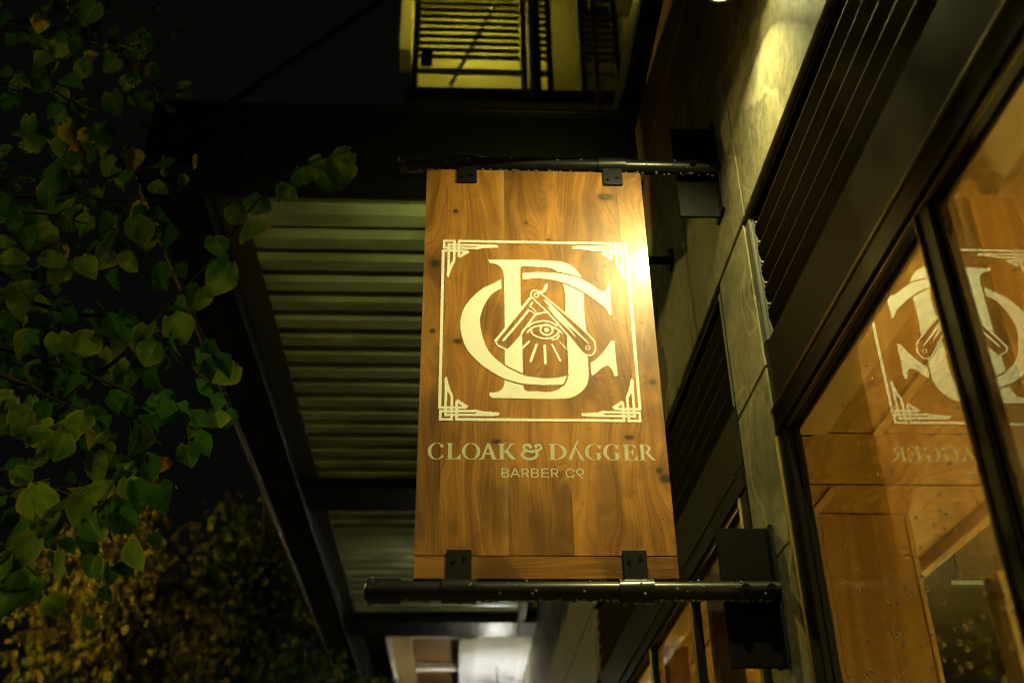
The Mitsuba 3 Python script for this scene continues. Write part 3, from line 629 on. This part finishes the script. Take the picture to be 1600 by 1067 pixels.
# ------------------------------------------------------------------ trees
rt = np.random.default_rng(21)
def leaf_mesh(L, W, curl, fold, rows=14, heart=.16):
    """a heart-shaped leaf hanging from its stalk at the origin, tip at -z"""
    t = np.linspace(0, 1, rows)
    half = W * np.interp(t, [0, .06, .18, .35, .55, .75, .9, .97, 1], [.30, .62, .90, 1.0, .86, .55, .24, .07, 0.0])
    V, UV = [], []
    for i, (a, h) in enumerate(zip(t, half)):
        for s in (-1, -.5, 0, .5, 1):
            ser = 1 + .028 * ((i % 2) * 2 - 1) * (abs(s) == 1)
            x = s * h * ser
            z = -a * L + heart * L * (abs(s) ** 2) * max(0, 1 - a / .18) * .8
            y = fold * abs(x) + curl * L * (a - .3) ** 2 + .10 * W * math.sin(5 * a + s * 1.5) * abs(s)
            V.append([x, y, z]); UV.append([.5 + s * .5, a])
    F = []
    for i in range(rows - 1):
        for j in range(4):
            a = i * 5 + j
            F += [[a, a + 1, a + 6], [a, a + 6, a + 5]]
    m = trimesh.Trimesh(V, F, process=False)
    return m, np.array(UV)
VAR = [leaf_mesh(.098, .046, .35, -.25), leaf_mesh(.088, .044, -.3, .35), leaf_mesh(.105, .044, .55, .1), leaf_mesh(.08, .040, .2, .6)]
def leafdict(v, mat): return mikit.ply(v[0], mat, True, uv=v[1])
def place(p, yaw, pitch, roll, s):
    return T().translate(list(map(float, p))).rotate([0, 0, 1], float(yaw)).rotate([1, 0, 0], float(pitch)).rotate([0, 1, 0], float(roll)).scale(float(s))

LT = thing('linden_tree', 'green linden branches with drooping heart shaped leaves at the left edge', 'tree')
TW = [[ (-1.30,3.00,3.07),(-1.21,3.00,3.18),(-1.07,2.95,3.28),(-0.94,2.90,3.43),(-0.81,2.85,3.58),(-0.68,2.80,3.78),(-0.54,2.75,3.89),(-0.38,2.70,3.92) ],[ (-1.71,3.10,3.62),(-1.48,3.10,3.57),(-1.26,3.00,3.46),(-1.10,2.95,3.42),(-0.95,2.90,3.32),(-0.79,2.85,3.24),(-0.66,2.80,3.12) ],[ (-1.55,2.90,3.28),(-1.39,2.90,3.26),(-1.20,2.85,3.18),(-1.04,2.80,3.10),(-0.90,2.80,3.04),(-0.76,2.75,2.99) ],[ (-1.94,3.30,4.25),(-1.57,3.20,4.17),(-1.33,3.10,4.02),(-1.13,3.00,3.87),(-1.07,3.00,3.80) ],[ (-1.56,2.70,3.67),(-1.40,2.70,3.65),(-1.26,2.65,3.60),(-1.12,2.60,3.53) ],[ (-2.08,3.20,4.98),(-1.72,3.10,4.92),(-1.52,3.00,4.93),(-1.37,3.00,4.83) ],[ (-1.88,3.00,4.47),(-1.59,3.00,4.45),(-1.41,2.90,4.29),(-1.32,2.90,4.17) ],[ (-1.88,3.40,5.20),(-1.55,3.40,5.08),(-1.42,3.40,5.01),(-1.22,3.40,4.97) ],[ (-1.35,2.70,2.78),(-1.16,2.70,2.73),(-1.04,2.65,2.69),(-0.93,2.60,2.63),(-0.89,2.60,2.74) ],[ (-1.25,2.60,2.53),(-1.11,2.60,2.50),(-1.02,2.55,2.43) ],[ (-1.42,2.90,2.77),(-1.14,2.90,2.81),(-1.02,2.85,2.82),(-0.94,2.80,2.87),(-0.88,2.80,2.93) ],[ (-1.36,2.60,3.00),(-1.20,2.60,2.99),(-1.09,2.55,2.92),(-0.98,2.50,2.86) ],[ (-1.49,3.20,4.12),(-1.32,3.15,4.15),(-1.19,3.10,4.16),(-1.04,3.10,4.17) ],[ (-1.71,2.80,4.10),(-1.51,2.80,4.08),(-1.36,2.75,3.93),(-1.25,2.70,3.78) ],[ (-1.45,2.60,3.36),(-1.32,2.60,3.34),(-1.23,2.60,3.26) ],[ (-1.78,3.30,3.62),(-1.51,3.30,3.57),(-1.28,3.20,3.48),(-1.07,3.10,3.39) ],]
trunk = np.array([[-2.75, 3.1, -.1], [-2.74, 3.1, 1.0], [-2.70, 3.08, 2.0], [-2.66, 3.05, 3.2], [-2.6, 3.1, 4.6], [-2.55, 3.1, 6.0]])
part(LT, 'trunk', tube(catmull(trunk, 5), np.linspace(.12, .045, 26), 12), 'bark', True)
dicts = {m: [leafdict(v, m) for v in VAR] for m in ('leaf_green', 'leaf_deep', 'leaf_yellow', 'leaf_rust')}
spots = []
for tw in TW[:13] + TW[14:]:
    P = np.array(tw)
    z0 = P[0][2] - .25
    root = np.array([-2.68, 3.08, max(1.8, z0 - .35)])
    curve = catmull(np.vstack([root, (root * .45 + P[0] * .55) + [0, 0, .12], P]), 5)
    part(LT, 'branch', tube(curve, np.linspace(.012, .0014, len(curve)), 6), 'bark', True)
    S = catmull(P[:3] if tw is TW[0] else P, 8)
    seg = np.linalg.norm(np.diff(S, axis=0), axis=1).sum()
    for k in range(int(seg / .024)):
        q = S[min(len(S) - 1, int(rt.random() * len(S)))]
        spots.append(q + rt.normal(0, 1, 3) * [.06, .13, .045] - [0, 0, .03])
HAND = [(-0.424, 2.8, 3.932, 62), (-0.471, 2.8, 3.895, 50), (-0.392, 2.8, 3.994, 46), (-0.538, 2.8, 3.857, 56), (-0.679, 2.8, 3.79, 52), (-0.626, 2.8, 3.809, 44), (-0.584, 2.8, 3.845, 40), (-0.724, 2.8, 3.689, 44), (-0.789, 2.8, 3.561, 44), (-0.485, 2.8, 3.941, 40), (-0.68, 2.8, 3.628, 66), (-0.737, 2.8, 3.495, 62), (-0.824, 2.8, 3.398, 56), (-0.907, 2.8, 3.315, 62), (-0.969, 2.8, 3.268, 60), (-0.802, 2.8, 3.142, 48), (-0.663, 2.8, 3.078, 46), (-0.729, 2.8, 2.989, 48), (-0.774, 2.8, 2.915, 38), (-0.902, 2.8, 3.158, 52), (-1.01, 2.8, 3.15, 45), (-1.043, 2.8, 3.519, 50), (-1.058, 2.8, 3.644, 48), (-1.008, 2.8, 3.612, 42), (-1.269, 2.8, 2.968, 60), (-1.135, 2.8, 2.471, 60), (-1.023, 2.8, 2.909, 45), (-1.106, 2.8, 2.969, 45), (-0.924, 2.8, 2.91, 60), (-1.25, 2.8, 4.233, 48), (-1.351, 2.8, 4.608, 50), (-1.524, 2.8, 4.136, 40), (-1.013, 2.8, 3.841, 45), (-1.245, 2.8, 3.115, 40), (-1.091, 2.8, 3.182, 50), (-1.194, 2.8, 3.181, 45), (-1.124, 2.8, 3.53, 50), (-1.224, 2.8, 3.691, 40), (-1.365, 2.8, 3.688, 50), (-1.383, 2.8, 3.405, 50), (-1.171, 2.8, 2.445, 60)]
for x, y, z, s in HAND: spots.append((x, y + rt.uniform(-.06, .06), z + .05))
n_hand = len(HAND)
extra = []
order = [len(spots) - 1 - i for i in range(len(spots))]
for c, i in enumerate(order):
    p = np.array(spots[i])
    hand = i >= len(spots) - n_hand
    m = 'leaf_green' if hand else rt.choice(['leaf_green', 'leaf_deep', 'leaf_yellow', 'leaf_rust'], p=[.68, .26, .05, .01])
    s = HAND[i - (len(spots) - n_hand)][3] / 52.0 if hand else rt.uniform(.65, 1.05)
    k = key_for(f'{LT}__leaf') if c < 300 else extra.append(p)
    tw_ = place(p, rt.normal(0, 28), rt.normal(8, 15), rt.normal(0, 22), s * 1.08) if hand else place(p, rt.normal(0, 50), rt.normal(8, 22), rt.normal(0, 24), s)
    if k: scene[k] = {**dicts[str(m)][int(rt.integers(4))], 'to_world': tw_}
# further leaves deeper in the crown, out of reach of the eye: one mass
def leaf_cloud(P, size, seed, var=VAR, smin=.7):
    r = np.random.default_rng(seed); V, F, n = [], [], 0
    for p in P:
        v = var[int(r.integers(len(var)))][0]
        a = trimesh.transformations.euler_matrix(r.normal(.1, .5), r.normal(0, .45), r.uniform(0, 6.28), 'sxyz')[:3, :3]
        V.append(v.vertices @ a.T * (size / .095 * r.uniform(smin, 1.15)) + p); F.append(v.faces + n); n += len(v.vertices)
    return trimesh.Trimesh(np.vstack(V), np.vstack(F), process=False)
SMALL = [leaf_mesh(.095, .040, .5, .3, 4, .05), leaf_mesh(.095, .036, -.4, .5, 4, .05)]
C = []
while len(C) < 520:
    x, y, z = rt.uniform(-2.9, -1.25), rt.uniform(2.6, 4.4), rt.uniform(2.2, 5.6)
    if meshkit.fbm(np.array([[x * 2.6, y * 2.6, z * 2.6]]), 2, 4)[0] > .52 and x < -1.2 - .12 * abs(z - 3.6): C.append((x, y, z))
print('linden leaves', len(spots))
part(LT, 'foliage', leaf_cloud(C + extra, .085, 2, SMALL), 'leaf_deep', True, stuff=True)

def far_tree(label, cat_, cx, cy, cz, rx, ry, rz, n, mats, seed, size, strings, sprig=()):
    t = thing('autumn_tree' if 'autumn' in label else 'street_tree', label, 'tree')
    r = np.random.default_rng(seed)
    tr = np.array([[cx, cy, -.1], [cx + .05, cy, 1.2], [cx - .03, cy + .05, 2.6], [cx + .05, cy, cz], [cx, cy, cz + rz * .8]])
    part(t, 'trunk', tube(catmull(tr, 5), np.linspace(.11, .02, 21), 10), 'bark', True)
    P = []
    for k in range(strings):
        while True:
            u = r.uniform(-1, 1, 3)
            if u @ u < 1: break
        top = np.array([cx, cy, cz]) + u * [rx, ry, rz]
        mid = (top + [cx, cy, cz + .2]) / 2
        part(t, 'branch', tube(catmull(np.array([[cx, cy, min(cz + rz * .6, max(2.2, top[2] - .5))], mid + [0, 0, .15], top, top + [r.uniform(-.1, .1), 0, -.5]]), 4), np.linspace(.022, .004, 13), 5), 'bark', True)
        L = r.uniform(.5, 1.5)
        for j in range(n // strings):
            f = r.random()
            P.append(top + r.normal(0, 1, 3) * [.10, .12, .05] + (mid - top) * max(0, r.normal(0, .4)) - [0, 0, f * L])
    for q in sprig: P += [np.array(q) + r.normal(0, 1, 3) * [.09, .09, .06] for _ in range(16)]
    if sprig: part(t, 'branch', tube(catmull(np.array([[cx, cy, 3.0]] + [list(q) for q in sprig]), 5), np.linspace(.02, .004, 5 * len(sprig) + 1), 5), 'bark', True)
    P = np.array(P)
    d = {m: [leafdict(v, m) for v in SMALL] for m in mats}
    near = np.argsort(P[:, 1])
    for i in near[:300]:
        m = mats[int(r.integers(len(mats)))]
        scene[key_for(f'{t}__leaf')] = {**d[m][int(r.integers(2))], 'to_world': place(P[i], r.uniform(0, 360), r.normal(8, 25), r.normal(0, 25), size / .095 * r.uniform(.7, 1.15))}
    rest = P[near[300:]]
    for q, m in enumerate(mats):
        part(t, 'foliage', leaf_cloud(rest[q::len(mats)], size, seed + q, SMALL), m, True, stuff=True)
far_tree('autumn tree with ochre leaves hanging in strings at the lower left', 'tree', -3.15, 10.2, 4.55, 1.05, 1.3, 1.75, 3300, ['leaf_ochre', 'leaf_olive', 'leaf_ochre'], 31, .09, 55)
far_tree('dark green street tree beside the canopy edge behind the ochre tree', 'tree', -2.25, 11.6, 4.6, 1.1, 1.4, 2.1, 3600, ['leaf_olive', 'leaf_deep', 'leaf_olive'], 57, .09, 55, [(-1.35, 10.4, 3.75), (-1.02, 10.3, 3.95), (-.80, 10.2, 3.92), (-.62, 10.1, 3.84)])

# ------------------------------------------------------------------ street lamp that lights the trees
def street_lamp(x, y, label, power, rgb, side):
    st = thing('street_lamp', label, 'street lamp')
    part(st, 'pole', rod((x, y, -.13), (x, y, 5.9), .07, 16, .045), 'black_satin', 35)
    part(st, 'head', trimesh.creation.revolve([[0, .10], [.10, .09], [.19, .02], [.19, 0], [.0, 0]], sections=24).apply_translation([x + side, y, 5.86]), 'black_satin', 35)
    part(st, 'arm', rod((x - .02, y, 5.85), (x + side, y, 5.93), .03, 12), 'black_satin')
    lamp(st, 'lens', trimesh.creation.icosphere(2, .09).apply_scale([1, 1, .5]).apply_translation([x + side, y, 5.80]), rgb, power)
    return st
street_lamp(-5.6, 7.2, 'tall street lamp beyond the autumn tree on the kerb', L_STREET, (1.0, .80, .17), .3)
sl = street_lamp(-4.4, -4.5, 'tall street lamp on the kerb before the linden tree', 40.0, (1.0, .92, .30), .3)
scene[sl + '__beam'] = {'type': 'spot', 'sampling_weight': 2.0, 'intensity': {'type': 'rgb', 'value': [30.0, 27.5, 9.0]}, 'cutoff_angle': 16.0, 'beam_width': 7.0,
                        'to_world': T().look_at(origin=[-4.1, -4.5, 5.74], target=[-1.30, 2.8, 3.15], up=[0, 0, 1])}
